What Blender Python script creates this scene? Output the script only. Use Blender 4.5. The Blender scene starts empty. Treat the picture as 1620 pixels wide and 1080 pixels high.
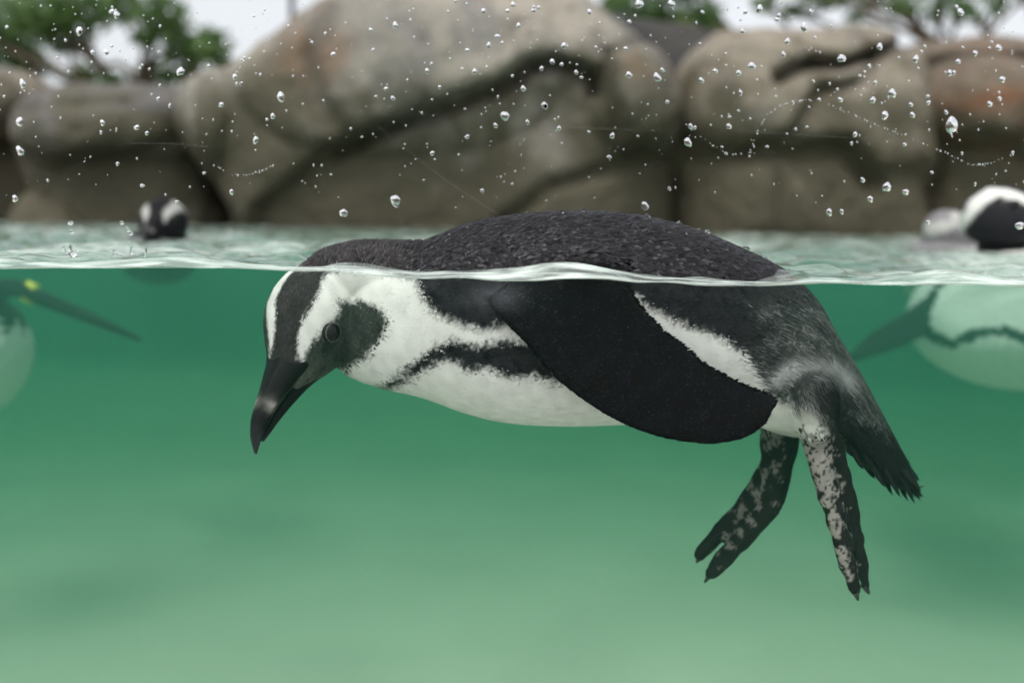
import bpy, bmesh, math, random
import numpy as np
from mathutils import Vector, Matrix, noise, kdtree

random.seed(7)
rng = np.random.default_rng(7)
scene = bpy.context.scene
COL = scene.collection

# ------------------------------------------------------------------ camera
FPX, CX, CY = 1575.0, 810.0, 540.0          # focal length and centre in photograph pixels
H = 0.0361                                   # camera height above the still water
PITCH, ROLL = math.radians(6.77), math.radians(0.88)
F = np.array([0, math.cos(PITCH), -math.sin(PITCH)])
R0 = np.array([1.0, 0, 0]); U0 = np.array([0, math.sin(PITCH), math.cos(PITCH)])
RV = R0 * math.cos(ROLL) + U0 * math.sin(ROLL)
UV = -R0 * math.sin(ROLL) + U0 * math.cos(ROLL)
cam_d = bpy.data.cameras.new('camera'); cam = bpy.data.objects.new('camera', cam_d); COL.objects.link(cam)
cam.matrix_world = Matrix(((RV[0], UV[0], -F[0], 0), (RV[1], UV[1], -F[1], 0), (RV[2], UV[2], -F[2], H), (0, 0, 0, 1)))
cam_d.sensor_width = 36; cam_d.lens = 36 * FPX / 1620
cam_d.clip_start = 0.01; cam_d.clip_end = 3000
cam_d.dof.use_dof = True; cam_d.dof.focus_distance = 0.735; cam_d.dof.aperture_fstop = 3.1
scene.camera = cam

# ------------------------------------------------------------------ world, sun, exposure
SUN_EL, SUN_AZ = math.radians(62), math.radians(200)
world = bpy.data.worlds.new('World'); scene.world = world; world.use_nodes = True
wn = world.node_tree.nodes; wl = world.node_tree.links; wn.clear()
sky = wn.new('ShaderNodeTexSky'); sky.sky_type = 'NISHITA'; sky.sun_disc = False
sky.sun_elevation = SUN_EL; sky.sun_rotation = SUN_AZ; sky.dust_density = 4.0; sky.air_density = 1.0
hs = wn.new('ShaderNodeHueSaturation'); hs.inputs['Saturation'].default_value = 0.2
bg = wn.new('ShaderNodeBackground'); bg.inputs['Strength'].default_value = 0.15
wo = wn.new('ShaderNodeOutputWorld')
wl.new(sky.outputs[0], hs.inputs['Color']); wl.new(hs.outputs[0], bg.inputs[0]); wl.new(bg.outputs[0], wo.inputs[0])
sun_d = bpy.data.lights.new('sun', 'SUN'); sun_d.energy = 0.5; sun_d.angle = math.radians(20); sun_d.color = (1, .97, .93)
sun = bpy.data.objects.new('sun', sun_d); COL.objects.link(sun)
sdir = Vector((math.sin(SUN_AZ) * math.cos(SUN_EL), math.cos(SUN_AZ) * math.cos(SUN_EL), math.sin(SUN_EL)))
sun.rotation_euler = sdir.to_track_quat('Z', 'Y').to_euler()
scene.view_settings.view_transform = 'Standard'; scene.view_settings.look = 'None'
scene.view_settings.exposure = 0.72; scene.view_settings.gamma = 1.0; scene.view_settings.use_curve_mapping = False
cy = scene.cycles
cy.max_bounces = 10; cy.diffuse_bounces = 3; cy.glossy_bounces = 3; cy.transmission_bounces = 6
cy.volume_bounces = 2; cy.transparent_max_bounces = 16
cy.use_denoising = True
try: cy.denoiser = 'OPENIMAGEDENOISE'
except Exception: pass
cy.sample_clamp_indirect = 6.0
cy.caustics_reflective = False; cy.caustics_refractive = True

# ------------------------------------------------------------------ helpers
def P(px, py, Y):
    d = F + RV * ((px - CX) / FPX) + UV * ((CY - py) / FPX)
    t = Y / d[1]
    return np.array([d[0] * t, Y, H + d[2] * t])
def PZ(px, py, z=0.0):
    d = F + RV * ((px - CX) / FPX) + UV * ((CY - py) / FPX)
    t = (z - H) / d[2]
    return np.array([d[0] * t, d[1] * t, z])
def proj(p):
    q = np.asarray(p, float) - np.array([0, 0, H])
    dep = q @ F
    return np.stack([CX + FPX * (q @ RV) / dep, CY - FPX * (q @ UV) / dep], -1)
def sm(e0, e1, x):
    t = np.clip((x - e0) / (e1 - e0), 0, 1); return t * t * (3 - 2 * t)
def sdf(pts, poly):
    """signed distance of 2-D points to a polygon, negative inside"""
    pts = np.asarray(pts, float); poly = np.asarray(poly, float)
    d = np.full(len(pts), 1e18); s = np.zeros(len(pts), bool)
    for i in range(len(poly)):
        a, b = poly[i], poly[(i + 1) % len(poly)]
        e = b - a; w = pts - a
        t = np.clip((w @ e) / max(e @ e, 1e-12), 0, 1)
        d = np.minimum(d, ((w - t[:, None] * e) ** 2).sum(1))
        c = (a[1] > pts[:, 1]) != (b[1] > pts[:, 1])
        den = b[1] - a[1] if abs(b[1] - a[1]) > 1e-12 else 1e-12
        s ^= c & (pts[:, 0] < (b[0] - a[0]) * (pts[:, 1] - a[1]) / den + a[0])
    d = np.sqrt(d); return np.where(s, -d, d)
def pline(pts, line):
    """distance of 2-D points to an open polyline, and 0..1 position along it"""
    pts = np.asarray(pts, float); line = np.asarray(line, float)
    d = np.full(len(pts), 1e18); u = np.zeros(len(pts)); n = len(line) - 1
    for i in range(n):
        a, b = line[i], line[i + 1]; e = b - a; w = pts - a
        t = np.clip((w @ e) / max(e @ e, 1e-12), 0, 1)
        q = ((w - t[:, None] * e) ** 2).sum(1); m = q < d
        d[m] = q[m]; u[m] = (i + t[m]) / n
    return np.sqrt(d), u
class Noise:
    def __init__(self, seed, n=14, spread=1.0):
        r = np.random.default_rng(seed)
        k = r.normal(size=(n, 3)); k /= np.linalg.norm(k, axis=1)[:, None]
        self.k = k * (r.uniform(.6, 1.7, n) * spread)[:, None] * 2 * math.pi; self.p = r.uniform(0, 6.28, n); self.n = n
    def __call__(self, x, scale):
        return np.sin((np.asarray(x) * scale) @ self.k.T + self.p).sum(1) / math.sqrt(self.n / 2)
def catmull(pts, m):
    pts = np.asarray(pts, float); n = len(pts); out = []
    for s in np.linspace(0, n - 1, m):
        i = min(int(s), n - 2); t = s - i
        p0, p1, p2, p3 = pts[max(i - 1, 0)], pts[i], pts[i + 1], pts[min(i + 2, n - 1)]
        out.append(.5 * (2 * p1 + (p2 - p0) * t + (2 * p0 - 5 * p1 + 4 * p2 - p3) * t * t + (3 * p1 - p0 - 3 * p2 + p3) * t ** 3))
    return np.array(out)
def mesh_from(name, verts, faces, smooth=True):
    me = bpy.data.meshes.new(name); me.from_pydata([tuple(v) for v in verts], [], [tuple(f) for f in faces]); me.update()
    if smooth: me.polygons.foreach_set('use_smooth', [True] * len(me.polygons))
    return me
def link(name, me, mat=None, parent=None, **props):
    o = bpy.data.objects.new(name, me); COL.objects.link(o)
    if mat is not None: me.materials.append(mat) if len(me.materials) == 0 else None
    if parent is not None: o.parent = parent
    for k, v in props.items(): o[k] = v
    return o
def thing(name, loc, label, category, group=None):
    o = bpy.data.objects.new(name, None); COL.objects.link(o); o.location = tuple(loc); o.empty_display_size = .05
    o['label'] = label; o['category'] = category
    if group: o['group'] = group
    return o
def ring_mesh(rings):
    """closed tube through a list of rings (n x seg x 3): verts, faces"""
    rings = np.asarray(rings); n, s, _ = rings.shape
    v = list(rings.reshape(-1, 3)); f = []
    for i in range(n - 1):
        for j in range(s):
            k = (j + 1) % s
            f.append((i * s + j, i * s + k, (i + 1) * s + k, (i + 1) * s + j))
    v.append(rings[0].mean(0)); v.append(rings[-1].mean(0)); a, b = n * s, n * s + 1
    for j in range(s):
        k = (j + 1) % s
        f.append((a, k, j)); f.append((b, (n - 1) * s + j, (n - 1) * s + k))
    return np.array(v), f
def tube(pts, rad, seg=10, side=None, flat=1.0):
    pts = np.asarray(pts, float); n = len(pts); rings = []
    prev = None
    for i in range(n):
        t = pts[min(i + 1, n - 1)] - pts[max(i - 1, 0)]; t = t / (np.linalg.norm(t) + 1e-12)
        ref = np.array(side if side is not None else ([0, 1, 0] if abs(t[1]) < .9 else [1, 0, 0]), float)
        a = ref - t * (ref @ t) if prev is None else prev - t * (prev @ t)
        a /= np.linalg.norm(a); b = np.cross(t, a); prev = a
        th = np.linspace(0, 2 * math.pi, seg, endpoint=False)
        rings.append(pts[i] + rad[i] * (flat * np.cos(th)[:, None] * a + np.sin(th)[:, None] * b))
    return ring_mesh(rings)
def join(parts):
    V, Fc, o = [], [], 0
    for v, f in parts:
        V.append(np.asarray(v)); Fc += [tuple(i + o for i in q) for q in f]; o += len(v)
    return np.concatenate(V), Fc
def nodes(name):
    m = bpy.data.materials.new(name); m.use_nodes = True; m.node_tree.nodes.clear()
    return m, m.node_tree.nodes, m.node_tree.links
def plain(name, color, rough=.6, spec=.5, bump=None, vary=0.0, vscale=20.0):
    m, n, l = nodes(name)
    b = n.new('ShaderNodeBsdfPrincipled'); o = n.new('ShaderNodeOutputMaterial'); l.new(b.outputs[0], o.inputs[0])
    b.inputs['Base Color'].default_value = (*color, 1); b.inputs['Roughness'].default_value = rough
    b.inputs['Specular IOR Level'].default_value = spec
    if vary or bump:
        tc = n.new('ShaderNodeTexCoord'); t = n.new('ShaderNodeTexNoise'); t.inputs['Scale'].default_value = vscale; t.inputs['Detail'].default_value = 6
        l.new(tc.outputs['Object'], t.inputs['Vector'])
        if vary:
            r = n.new('ShaderNodeValToRGB'); l.new(t.outputs[0], r.inputs[0])
            r.color_ramp.elements[0].position = .3; r.color_ramp.elements[1].position = .7
            r.color_ramp.elements[0].color = (*[c * (1 - vary) for c in color], 1); r.color_ramp.elements[1].color = (*[min(1, c * (1 + vary)) for c in color], 1)
            l.new(r.outputs[0], b.inputs['Base Color'])
        if bump:
            bu = n.new('ShaderNodeBump'); bu.inputs['Strength'].default_value = bump; bu.inputs['Distance'].default_value = .01
            l.new(t.outputs[0], bu.inputs['Height']); l.new(bu.outputs[0], b.inputs['Normal'])
    return m
def attr_mat(name, rough=.5, spec=.4, bump=0.0, bscale=400.0, coat=0.0):
    m, n, l = nodes(name)
    b = n.new('ShaderNodeBsdfPrincipled'); o = n.new('ShaderNodeOutputMaterial'); l.new(b.outputs[0], o.inputs[0])
    a = n.new('ShaderNodeAttribute'); a.attribute_name = 'Col'; l.new(a.outputs['Color'], b.inputs['Base Color'])
    b.inputs['Roughness'].default_value = rough; b.inputs['Specular IOR Level'].default_value = spec
    if coat: b.inputs['Coat Weight'].default_value = coat; b.inputs['Coat Roughness'].default_value = .15
    if bump:
        tc = n.new('ShaderNodeTexCoord'); t = n.new('ShaderNodeTexNoise'); t.inputs['Scale'].default_value = bscale; t.inputs['Detail'].default_value = 3
        bu = n.new('ShaderNodeBump'); bu.inputs['Strength'].default_value = bump; bu.inputs['Distance'].default_value = .001
        l.new(tc.outputs['Object'], t.inputs['Vector']); l.new(t.outputs[0], bu.inputs['Height']); l.new(bu.outputs[0], b.inputs['Normal'])
    return m
def set_col(me, rgb):
    c = np.ones((len(rgb), 4), np.float32); c[:, :3] = np.clip(rgb, 0, 1)
    a = me.color_attributes.new('Col', 'FLOAT_COLOR', 'POINT'); a.data.foreach_set('color', c.ravel())

# ------------------------------------------------------------------ the pool
G = 0.68                      # inner face of the viewing window
POOL_X, POOL_Y, DEPTH = 2.9, 4.55, 0.66

m_floor = plain('pale_pool_floor', (.80, .73, .62), .8, .2, vary=.08, vscale=3.0, bump=.1)
def box_faces(x0, x1, y0, y1, z0, z1):
    v = [(x0, y0, z0), (x1, y0, z0), (x1, y1, z0), (x0, y1, z0), (x0, y0, z1), (x1, y0, z1), (x1, y1, z1), (x0, y1, z1)]
    return np.array(v, float), [(0, 3, 2, 1), (4, 5, 6, 7), (0, 1, 5, 4), (1, 2, 6, 5), (2, 3, 7, 6), (3, 0, 4, 7)]
def grid_faces(a, b): return [(i * b + j, i * b + j + 1, (i + 1) * b + j + 1, (i + 1) * b + j) for i in range(a - 1) for j in range(b - 1)]
fv_ = []
for yb in list(np.linspace(G - .05, POOL_Y, 80)) + [POOL_Y + .01]:
    for x in np.linspace(-POOL_X - .1, POOL_X + .1, 80):
        e_ = .022 * max(0, yb - (1.5 - .22 * max(-1.5, min(1.5, x)))) ** 2 / .78
        fv_.append((x, yb, -.02 if yb > POOL_Y else -DEPTH - .78 * e_ + .48 * max(0, (yb - 3.1) / 1.45) ** 2.2 + .012 * noise.fractal(Vector((x * 1.3, yb * 1.3, 7)), 1, 2, 3)))
link('pool_floor', mesh_from('pool_floor', fv_, grid_faces(81, 80)), m_floor, kind='structure')
for nm, bx in (('pool_wall_left', (-POOL_X - .2, -POOL_X, G, POOL_Y)), ('pool_wall_right', (POOL_X, POOL_X + .2, G, POOL_Y))):
    v, f = box_faces(*bx, -DEPTH - .85, -.025)
    link(nm, mesh_from(nm, v, f, False), m_floor, kind='structure')
# ground: one sheet to the horizon with an opening for the pool, and the lower paving in front of the window
m_ground = plain('sandy_ground', (.22, .20, .16), .9, .2, vary=.25, vscale=1.5, bump=.3)
v = []; xs = [-1500, -POOL_X - .15, POOL_X + .15, 1500]; ys = [G - .08, POOL_Y + .15, 1500]
for y in ys:
    for x in xs: v.append((x, y, .025))
f = [(0, 1, 5, 4), (2, 3, 7, 6), (4, 5, 9, 8), (5, 6, 10, 9), (6, 7, 11, 10)]
link('ground', mesh_from('ground', v, f, False), m_ground, kind='structure')
m_pave = plain('viewing_floor_concrete', (.36, .35, .33), .85, .2, vary=.12, vscale=2.0, bump=.2)
v = [(-1500, -1500, -1.6), (1500, -1500, -1.6), (1500, G - .08, -1.6), (-1500, G - .08, -1.6)]
link('pavement', mesh_from('pavement', v, [(0, 1, 2, 3)], False), m_pave, kind='structure')

# water line on the window, read from the photograph (pixels)
WL = [(-400, 424), (0, 426), (120, 425), (250, 424.5), (400, 428), (520, 432), (600, 438), (720, 444), (850, 449), (960, 447), (1030, 448), (1100, 453), (1200, 454), (1300, 449), (1400, 453), (1500, 451), (1620, 454), (2000, 455)]
wlx = np.array([P(a, b, G)[0] for a, b in WL]); wlz = np.array([P(a, b, G)[2] for a, b in WL])
_wn = np.random.default_rng(3)
_w = []
for lam, amp, n in ((.45, .0028, 5), (.16, .0027, 9), (.075, .0019, 12), (.036, .0008, 12)):
    for i in range(n):
        th = _wn.uniform(0, 2 * math.pi); k = 2 * math.pi / (lam * _wn.uniform(.7, 1.4))
        _w.append((k * math.cos(th), k * math.sin(th), _wn.uniform(0, 6.28), amp * _wn.uniform(.5, 1.1) / math.sqrt(n / 3)))
_drops = [(_wn.uniform(-1.2, 1.2), _wn.uniform(.8, 3.6), _wn.uniform(.03, .12)) for _ in range(46)]
def wave(x, y):
    z = np.zeros_like(x)
    for kx, ky, ph, a in _w: z += a * np.sin(kx * x + ky * y + ph)
    for dx, dy, rr in _drops:
        d = np.hypot(x - dx, y - dy); z += .0022 * np.exp(-((d - rr) / .014) ** 2) * np.cos((d - rr) * 240)
    front = np.interp(x, wlx, wlz)
    g = np.exp(-((y - G) / .07) ** 2)
    z = z * (1 - .8 * g) + front * g
    z += .0068 * np.exp(-((y - G - .028) / .016) ** 2) * np.maximum(.3, .6 + .5 * np.sin(x * 21 + 1.0) + .3 * np.sin(x * 47))
    z = np.maximum(z, front - .040 * (y - G) - .02 * sm(.25, .6, y - G))
    z += .0016 * np.exp(-(y - G) / .0016)
    return z
ny, nx = 330, 760
yy = G + (np.linspace(0, 1, ny) ** 2.3) * (POOL_Y + .05 - G)
uu = np.linspace(-1, 1, nx)
X = np.empty((ny, nx)); Y = np.empty((ny, nx))
for i in range(ny):
    hw = min(POOL_X - .01, .62 + .80 * (yy[i] - G)); X[i] = uu * hw; Y[i] = yy[i]
X[:, 0] = -POOL_X + .005; X[:, -1] = POOL_X - .005
Z = wave(X.ravel(), Y.ravel()).reshape(ny, nx)
def grid_faces(a, b): return [(i * b + j, i * b + j + 1, (i + 1) * b + j + 1, (i + 1) * b + j) for i in range(a - 1) for j in range(b - 1)]
mw_, n, l = nodes('rippled_water_surface')
out = n.new('ShaderNodeOutputMaterial'); mix = n.new('ShaderNodeMixShader'); gl = n.new('ShaderNodeBsdfGlossy'); tr = n.new('ShaderNodeBsdfTransparent')
fr = n.new('ShaderNodeFresnel'); geo = n.new('ShaderNodeNewGeometry'); mi = n.new('ShaderNodeMapRange')
mi.inputs['To Min'].default_value = 1.333; mi.inputs['To Max'].default_value = .75
l.new(geo.outputs['Backfacing'], mi.inputs['Value']); l.new(mi.outputs[0], fr.inputs['IOR'])
gl.inputs['Roughness'].default_value = .06; gl.inputs['Color'].default_value = (.96, 1, .97, 1); tr.inputs['Color'].default_value = (.97, 1, .98, 1)
tc = n.new('ShaderNodeTexCoord'); nt = n.new('ShaderNodeTexNoise'); nt.inputs['Scale'].default_value = 45; nt.inputs['Detail'].default_value = 3
bu = n.new('ShaderNodeBump'); bu.inputs['Strength'].default_value = .35; bu.inputs['Distance'].default_value = .003
l.new(tc.outputs['Object'], nt.inputs['Vector']); l.new(nt.outputs[0], bu.inputs['Height']); l.new(bu.outputs[0], gl.inputs['Normal']); l.new(bu.outputs[0], fr.inputs['Normal'])
l.new(fr.outputs[0], mix.inputs[0]); l.new(tr.outputs[0], mix.inputs[1]); l.new(gl.outputs[0], mix.inputs[2])
fo = n.new('ShaderNodeAttribute'); fo.attribute_name = 'foam_glare'; fd = n.new('ShaderNodeBsdfDiffuse'); fd.inputs[0].default_value = (.62, .70, .64, 1); m2 = n.new('ShaderNodeMixShader')  # pale diffuse film: foam streaks plus sky reflection painted into the surface
fn = n.new('ShaderNodeTexNoise'); fn.inputs['Scale'].default_value = 1.0; fn.inputs['Detail'].default_value = 5; fmp = n.new('ShaderNodeMapping'); fmp.inputs['Scale'].default_value = (28, 130, 40)
l.new(tc.outputs['Object'], fmp.inputs[0]); l.new(fmp.outputs[0], fn.inputs['Vector'])
fm_ = n.new('ShaderNodeMapRange'); fm_.inputs['From Min'].default_value = .38; fm_.inputs['From Max'].default_value = .62; fm_.inputs['To Min'].default_value = .18; l.new(fn.outputs[0], fm_.inputs['Value'])
fx = n.new('ShaderNodeMath'); fx.operation = 'MULTIPLY'; l.new(fo.outputs['Fac'], fx.inputs[0]); l.new(fm_.outputs[0], fx.inputs[1])
l.new(fx.outputs[0], m2.inputs[0]); l.new(mix.outputs[0], m2.inputs[1]); l.new(fd.outputs[0], m2.inputs[2]); l.new(m2.outputs[0], out.inputs[0])
sv = np.stack([X, Y, Z], -1).reshape(-1, 3)
wme = mesh_from('water_surface', sv, grid_faces(ny, nx))
fa_ = wme.attributes.new('foam_glare', 'FLOAT', 'POINT'); fv = (.74 * np.exp(-((sv[:, 1] - G) / .042) ** 2) + .10 + .42 * sm(-.2, 1.3, Noise(31)(sv * [1, .5, 0], 4.0))); fa_.data.foreach_set('value', fv.astype(np.float32))  # painted bright band along the window, paler patches beyond
link('water_surface', wme, mw_, kind='structure')
# the body of green water below it: a closed volume with no surface of its own
m_vol, n, l = nodes('green_pool_water')
out = n.new('ShaderNodeOutputMaterial'); vs = n.new('ShaderNodeVolumeScatter'); va = n.new('ShaderNodeVolumeAbsorption'); ad = n.new('ShaderNodeAddShader')
vs.inputs['Color'].default_value = (.30, 1.0, .76, 1); vs.inputs['Density'].default_value = .215; vs.inputs['Anisotropy'].default_value = .2
va.inputs['Color'].default_value = (.0, .45, .26, 1); va.inputs['Density'].default_value = .86
l.new(vs.outputs[0], ad.inputs[0]); l.new(va.outputs[0], ad.inputs[1]); l.new(ad.outputs[0], out.inputs['Volume'])
m_vol.cycles.homogeneous_volume = True
st = 6
Xs, Ys = X[::st, ::st], Y[::st, ::st]
iy = list(range(0, ny, 3)); ix = list(range(0, nx, 4))
if iy[-1] != ny - 1: iy.append(ny - 1)
if ix[-1] != nx - 1: ix.append(nx - 1)
top = np.stack([X[np.ix_(iy, ix)], Y[np.ix_(iy, ix)], Z[np.ix_(iy, ix)] - .0004], -1); a, b = len(iy), len(ix)
vb = top.copy(); vb[..., 2] = -DEPTH - .85
verts = np.concatenate([top.reshape(-1, 3), vb.reshape(-1, 3)]); N0 = a * b
faces = grid_faces(a, b) + [tuple(N0 + q for q in reversed(fc)) for fc in grid_faces(a, b)]
for j in range(b - 1):
    faces.append((j + 1, j, N0 + j, N0 + j + 1)); q = (a - 1) * b
    faces.append((q + j, q + j + 1, N0 + q + j + 1, N0 + q + j))
for i in range(a - 1):
    faces.append((i * b, (i + 1) * b, N0 + (i + 1) * b, N0 + i * b)); q = b - 1
    faces.append(((i + 1) * b + q, i * b + q, N0 + i * b + q, N0 + (i + 1) * b + q))
link('pool_water', mesh_from('pool_water', verts, faces, False), m_vol, kind='stuff', label='turbid green water filling the pool')

# unseen dark shelf added under the surface to cut green glow on the boulders
lx = np.linspace(-POOL_X + .01, POOL_X - .01, 90); lv = []
prof = [(4.54, -.16), (4.2, -.12), (3.9, -.09), (3.82, -.065), (3.9, -.045), (4.1, -.04), (4.3, -.035), (4.54, -.03)]
for yb, zb in prof:
    for x in lx:
        nn_ = noise.fractal(Vector((x * 1.6, yb * .8, 3.0)), 1, 2, 4); lv.append((x, yb + nn_ * .2 * (yb < 3.5), zb + nn_ * .012))
link('glow_block_shelf', mesh_from('glow_block_shelf', lv, grid_faces(8, 90)), plain('dark_glow_blocker', (.035, .036, .028), .7, .3, bump=.5, vary=.3, vscale=6), kind='structure')

# ------------------------------------------------------------------ boulders
def rock_mat(name, light, mid, dark, rust=None, rust_amt=.0, seed=0):
    m, n, l = nodes(name)
    b = n.new('ShaderNodeBsdfPrincipled'); o = n.new('ShaderNodeOutputMaterial'); l.new(b.outputs[0], o.inputs[0])
    tc = n.new('ShaderNodeTexCoord'); mp = n.new('ShaderNodeMapping'); mp.inputs['Location'].default_value = (seed * 3.1, seed * 1.7, seed * .9)
    l.new(tc.outputs['Object'], mp.inputs[0])
    def nz(s, d=6, r=.6, dist=0):
        t = n.new('ShaderNodeTexNoise'); t.inputs['Scale'].default_value = s; t.inputs['Detail'].default_value = d; t.inputs['Roughness'].default_value = r; t.inputs['Distortion'].default_value = dist
        l.new(mp.outputs[0], t.inputs['Vector']); return t
    def ramp(src, a, b_):
        r = n.new('ShaderNodeMapRange'); r.interpolation_type = 'SMOOTHSTEP'; r.inputs['From Min'].default_value = a; r.inputs['From Max'].default_value = b_; l.new(src, r.inputs['Value']); return r.outputs[0]
    def mixc(fac, c1, c2):
        x = n.new('ShaderNodeMix'); x.data_type = 'RGBA'; l.new(fac, x.inputs['Factor'])
        for s, c in (('A', c1), ('B', c2)):
            i = [k for k in x.inputs if k.name == s and k.type == 'RGBA'][0]
            if isinstance(c, tuple): i.default_value = (*c, 1)
            else: l.new(c, i)
        return [k for k in x.outputs if k.type == 'RGBA'][0]
    c = mixc(ramp(nz(1.9, 5, .6, .6).outputs[0], .38, .62), light, mid)
    c = mixc(ramp(nz(2.7, 6, .65, 1.2).outputs[0], .50, .66), c, tuple(q * .62 for q in (light[0] * .92, light[1] * .97, light[2] * 1.08)))
    c = mixc(ramp(nz(1.4, 5, .6, .9).outputs[0], .54, .70), c, (mid[0] * .62, mid[1] * .60, mid[2] * .42))
    c = mixc(ramp(nz(4.3, 8, .7, .8).outputs[0], .50, .70), c, dark)
    if rust: c = mixc(ramp(nz(1.3, 5, .6, 1.0).outputs[0], .62 - rust_amt, .80 - rust_amt), c, rust)
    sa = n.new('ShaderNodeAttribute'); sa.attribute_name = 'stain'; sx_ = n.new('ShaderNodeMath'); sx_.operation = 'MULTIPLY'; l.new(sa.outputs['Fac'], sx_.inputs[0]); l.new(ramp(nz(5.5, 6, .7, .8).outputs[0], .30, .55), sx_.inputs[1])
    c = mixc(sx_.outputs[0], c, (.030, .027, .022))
    # algae and wet stain, plus overhang shade painted in, climbing unevenly from the water
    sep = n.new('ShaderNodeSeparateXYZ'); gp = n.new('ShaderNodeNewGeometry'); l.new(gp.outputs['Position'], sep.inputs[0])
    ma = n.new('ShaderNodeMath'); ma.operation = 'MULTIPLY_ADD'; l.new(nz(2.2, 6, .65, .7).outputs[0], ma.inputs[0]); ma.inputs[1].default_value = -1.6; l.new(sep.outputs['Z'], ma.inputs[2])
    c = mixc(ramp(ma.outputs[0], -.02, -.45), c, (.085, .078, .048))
    fine = nz(38, 4, .6); c2 = mixc(ramp(fine.outputs[0], .35, .75), c, dark)
    x = n.new('ShaderNodeMix'); x.data_type = 'RGBA'; x.inputs[0].default_value = .25
    A = [k for k in x.inputs if k.type == 'RGBA']; l.new(c, A[0]); l.new(c2, A[1])
    l.new([k for k in x.outputs if k.type == 'RGBA'][0], b.inputs['Base Color'])
    b.inputs['Roughness'].default_value = .75; b.inputs['Specular IOR Level'].default_value = .35
    bu = n.new('ShaderNodeBump'); bu.inputs['Strength'].default_value = .8; bu.inputs['Distance'].default_value = .05
    l.new(nz(11, 9, .65).outputs[0], bu.inputs['Height']); l.new(bu.outputs[0], b.inputs['Normal'])
    return m
def boulder(outline, Y, bulge, mat, label, lobes=(), grooves=(), recess=(), amp=.05, seed=0, pw=2.6, center=None):
    oc = np.array([P(a, b, Y) for a, b in outline]); c = P(*center, Y) if center else oc.mean(0)
    ang = np.arctan2(oc[:, 2] - c[2], oc[:, 0] - c[0]); rad = np.hypot(oc[:, 2] - c[2], oc[:, 0] - c[0])
    o = np.argsort(ang); ang, rad = ang[o], rad[o]
    S, M = 220, 64
    th = np.linspace(-math.pi, math.pi, S, endpoint=False)
    rr = np.interp(th, np.concatenate([ang - 2 * math.pi, ang, ang + 2 * math.pi]), np.tile(rad, 3))
    for _ in range(4): rr = (np.roll(rr, 1) + 2 * rr + np.roll(rr, -1)) / 4
    t = np.sin(np.linspace(0, 1, M + 1)[1:] * math.pi / 2)
    pts = []; sign = []
    for sg in (-1, 1):
        tt = t if sg < 0 else t[:-1][::-1]
        for k in tt:
            pts.append(np.stack([c[0] + np.cos(th) * rr * k, np.full(S, Y) + sg * bulge * max(0, 1 - k ** pw) ** (1 / 2.2), c[2] + np.sin(th) * rr * k], -1)); sign.append(np.full(S, sg))
    pts = np.array(pts); flat = pts.reshape(-1, 3).copy(); sg = np.array(sign).ravel()
    fp = flat.copy(); fp[:, 1] = Y; q = proj(fp); front = sg < 0
    dy = np.zeros(len(flat)); stn = np.zeros(len(flat))
    for (lx, ly, rx, ry, d) in lobes:
        e = ((q[:, 0] - lx) / rx) ** 2 + ((q[:, 1] - ly) / ry) ** 2
        dy -= d * np.sqrt(np.clip(1 - e, 0, 1))
    for line, wd, d in grooves:
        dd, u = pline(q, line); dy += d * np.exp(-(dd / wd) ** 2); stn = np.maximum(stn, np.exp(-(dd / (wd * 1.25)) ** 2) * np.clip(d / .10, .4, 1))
    for poly, d, soft in recess:
        dy += d * sm(soft, -soft, sdf(q, poly))
    flat[:, 1] += np.where(front, dy, 0)
    nv = np.array([noise.fractal(Vector(p * 2.3 + seed * 5.3), 1.0, 2.1, 6) for p in flat])
    nv2 = np.array([noise.fractal(Vector(p * 1.1 + 40 + seed * 5.3), 1.0, 2.1, 3) for p in flat])
    d = flat - np.array([c[0], Y, c[2]]); d /= np.linalg.norm(d, axis=1)[:, None] + 1e-9
    flat += d * (nv * amp + nv2 * amp * .8)[:, None]
    v, f = ring_mesh(flat.reshape(-1, S, 3))
    base = np.array([c[0], Y, 0.0]); me = mesh_from('boulder', v - base, f); at_ = me.attributes.new('stain', 'FLOAT', 'POINT'); at_.data.foreach_set('value', np.append(stn, [0, 0]).astype(np.float32))
    ob = link('boulder', me, mat); ob.location = base; ob['label'] = label; ob['category'] = 'rock'; ob['group'] = 'boulders along the far side of the pool'
    return ob
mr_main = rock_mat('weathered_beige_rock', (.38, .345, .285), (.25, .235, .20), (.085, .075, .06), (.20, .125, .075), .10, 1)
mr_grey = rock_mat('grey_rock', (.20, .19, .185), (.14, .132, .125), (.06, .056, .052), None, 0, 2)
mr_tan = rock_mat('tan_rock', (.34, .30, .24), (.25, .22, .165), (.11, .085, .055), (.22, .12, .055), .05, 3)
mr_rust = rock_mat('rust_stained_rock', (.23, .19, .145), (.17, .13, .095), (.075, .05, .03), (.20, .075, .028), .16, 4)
mr_dark = rock_mat('gap_shade_rock', (.07, .066, .06), (.05, .047, .043), (.025, .024, .022), None, 0, 5)  # near-black tone carries the shade of the gaps between boulders
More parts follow.
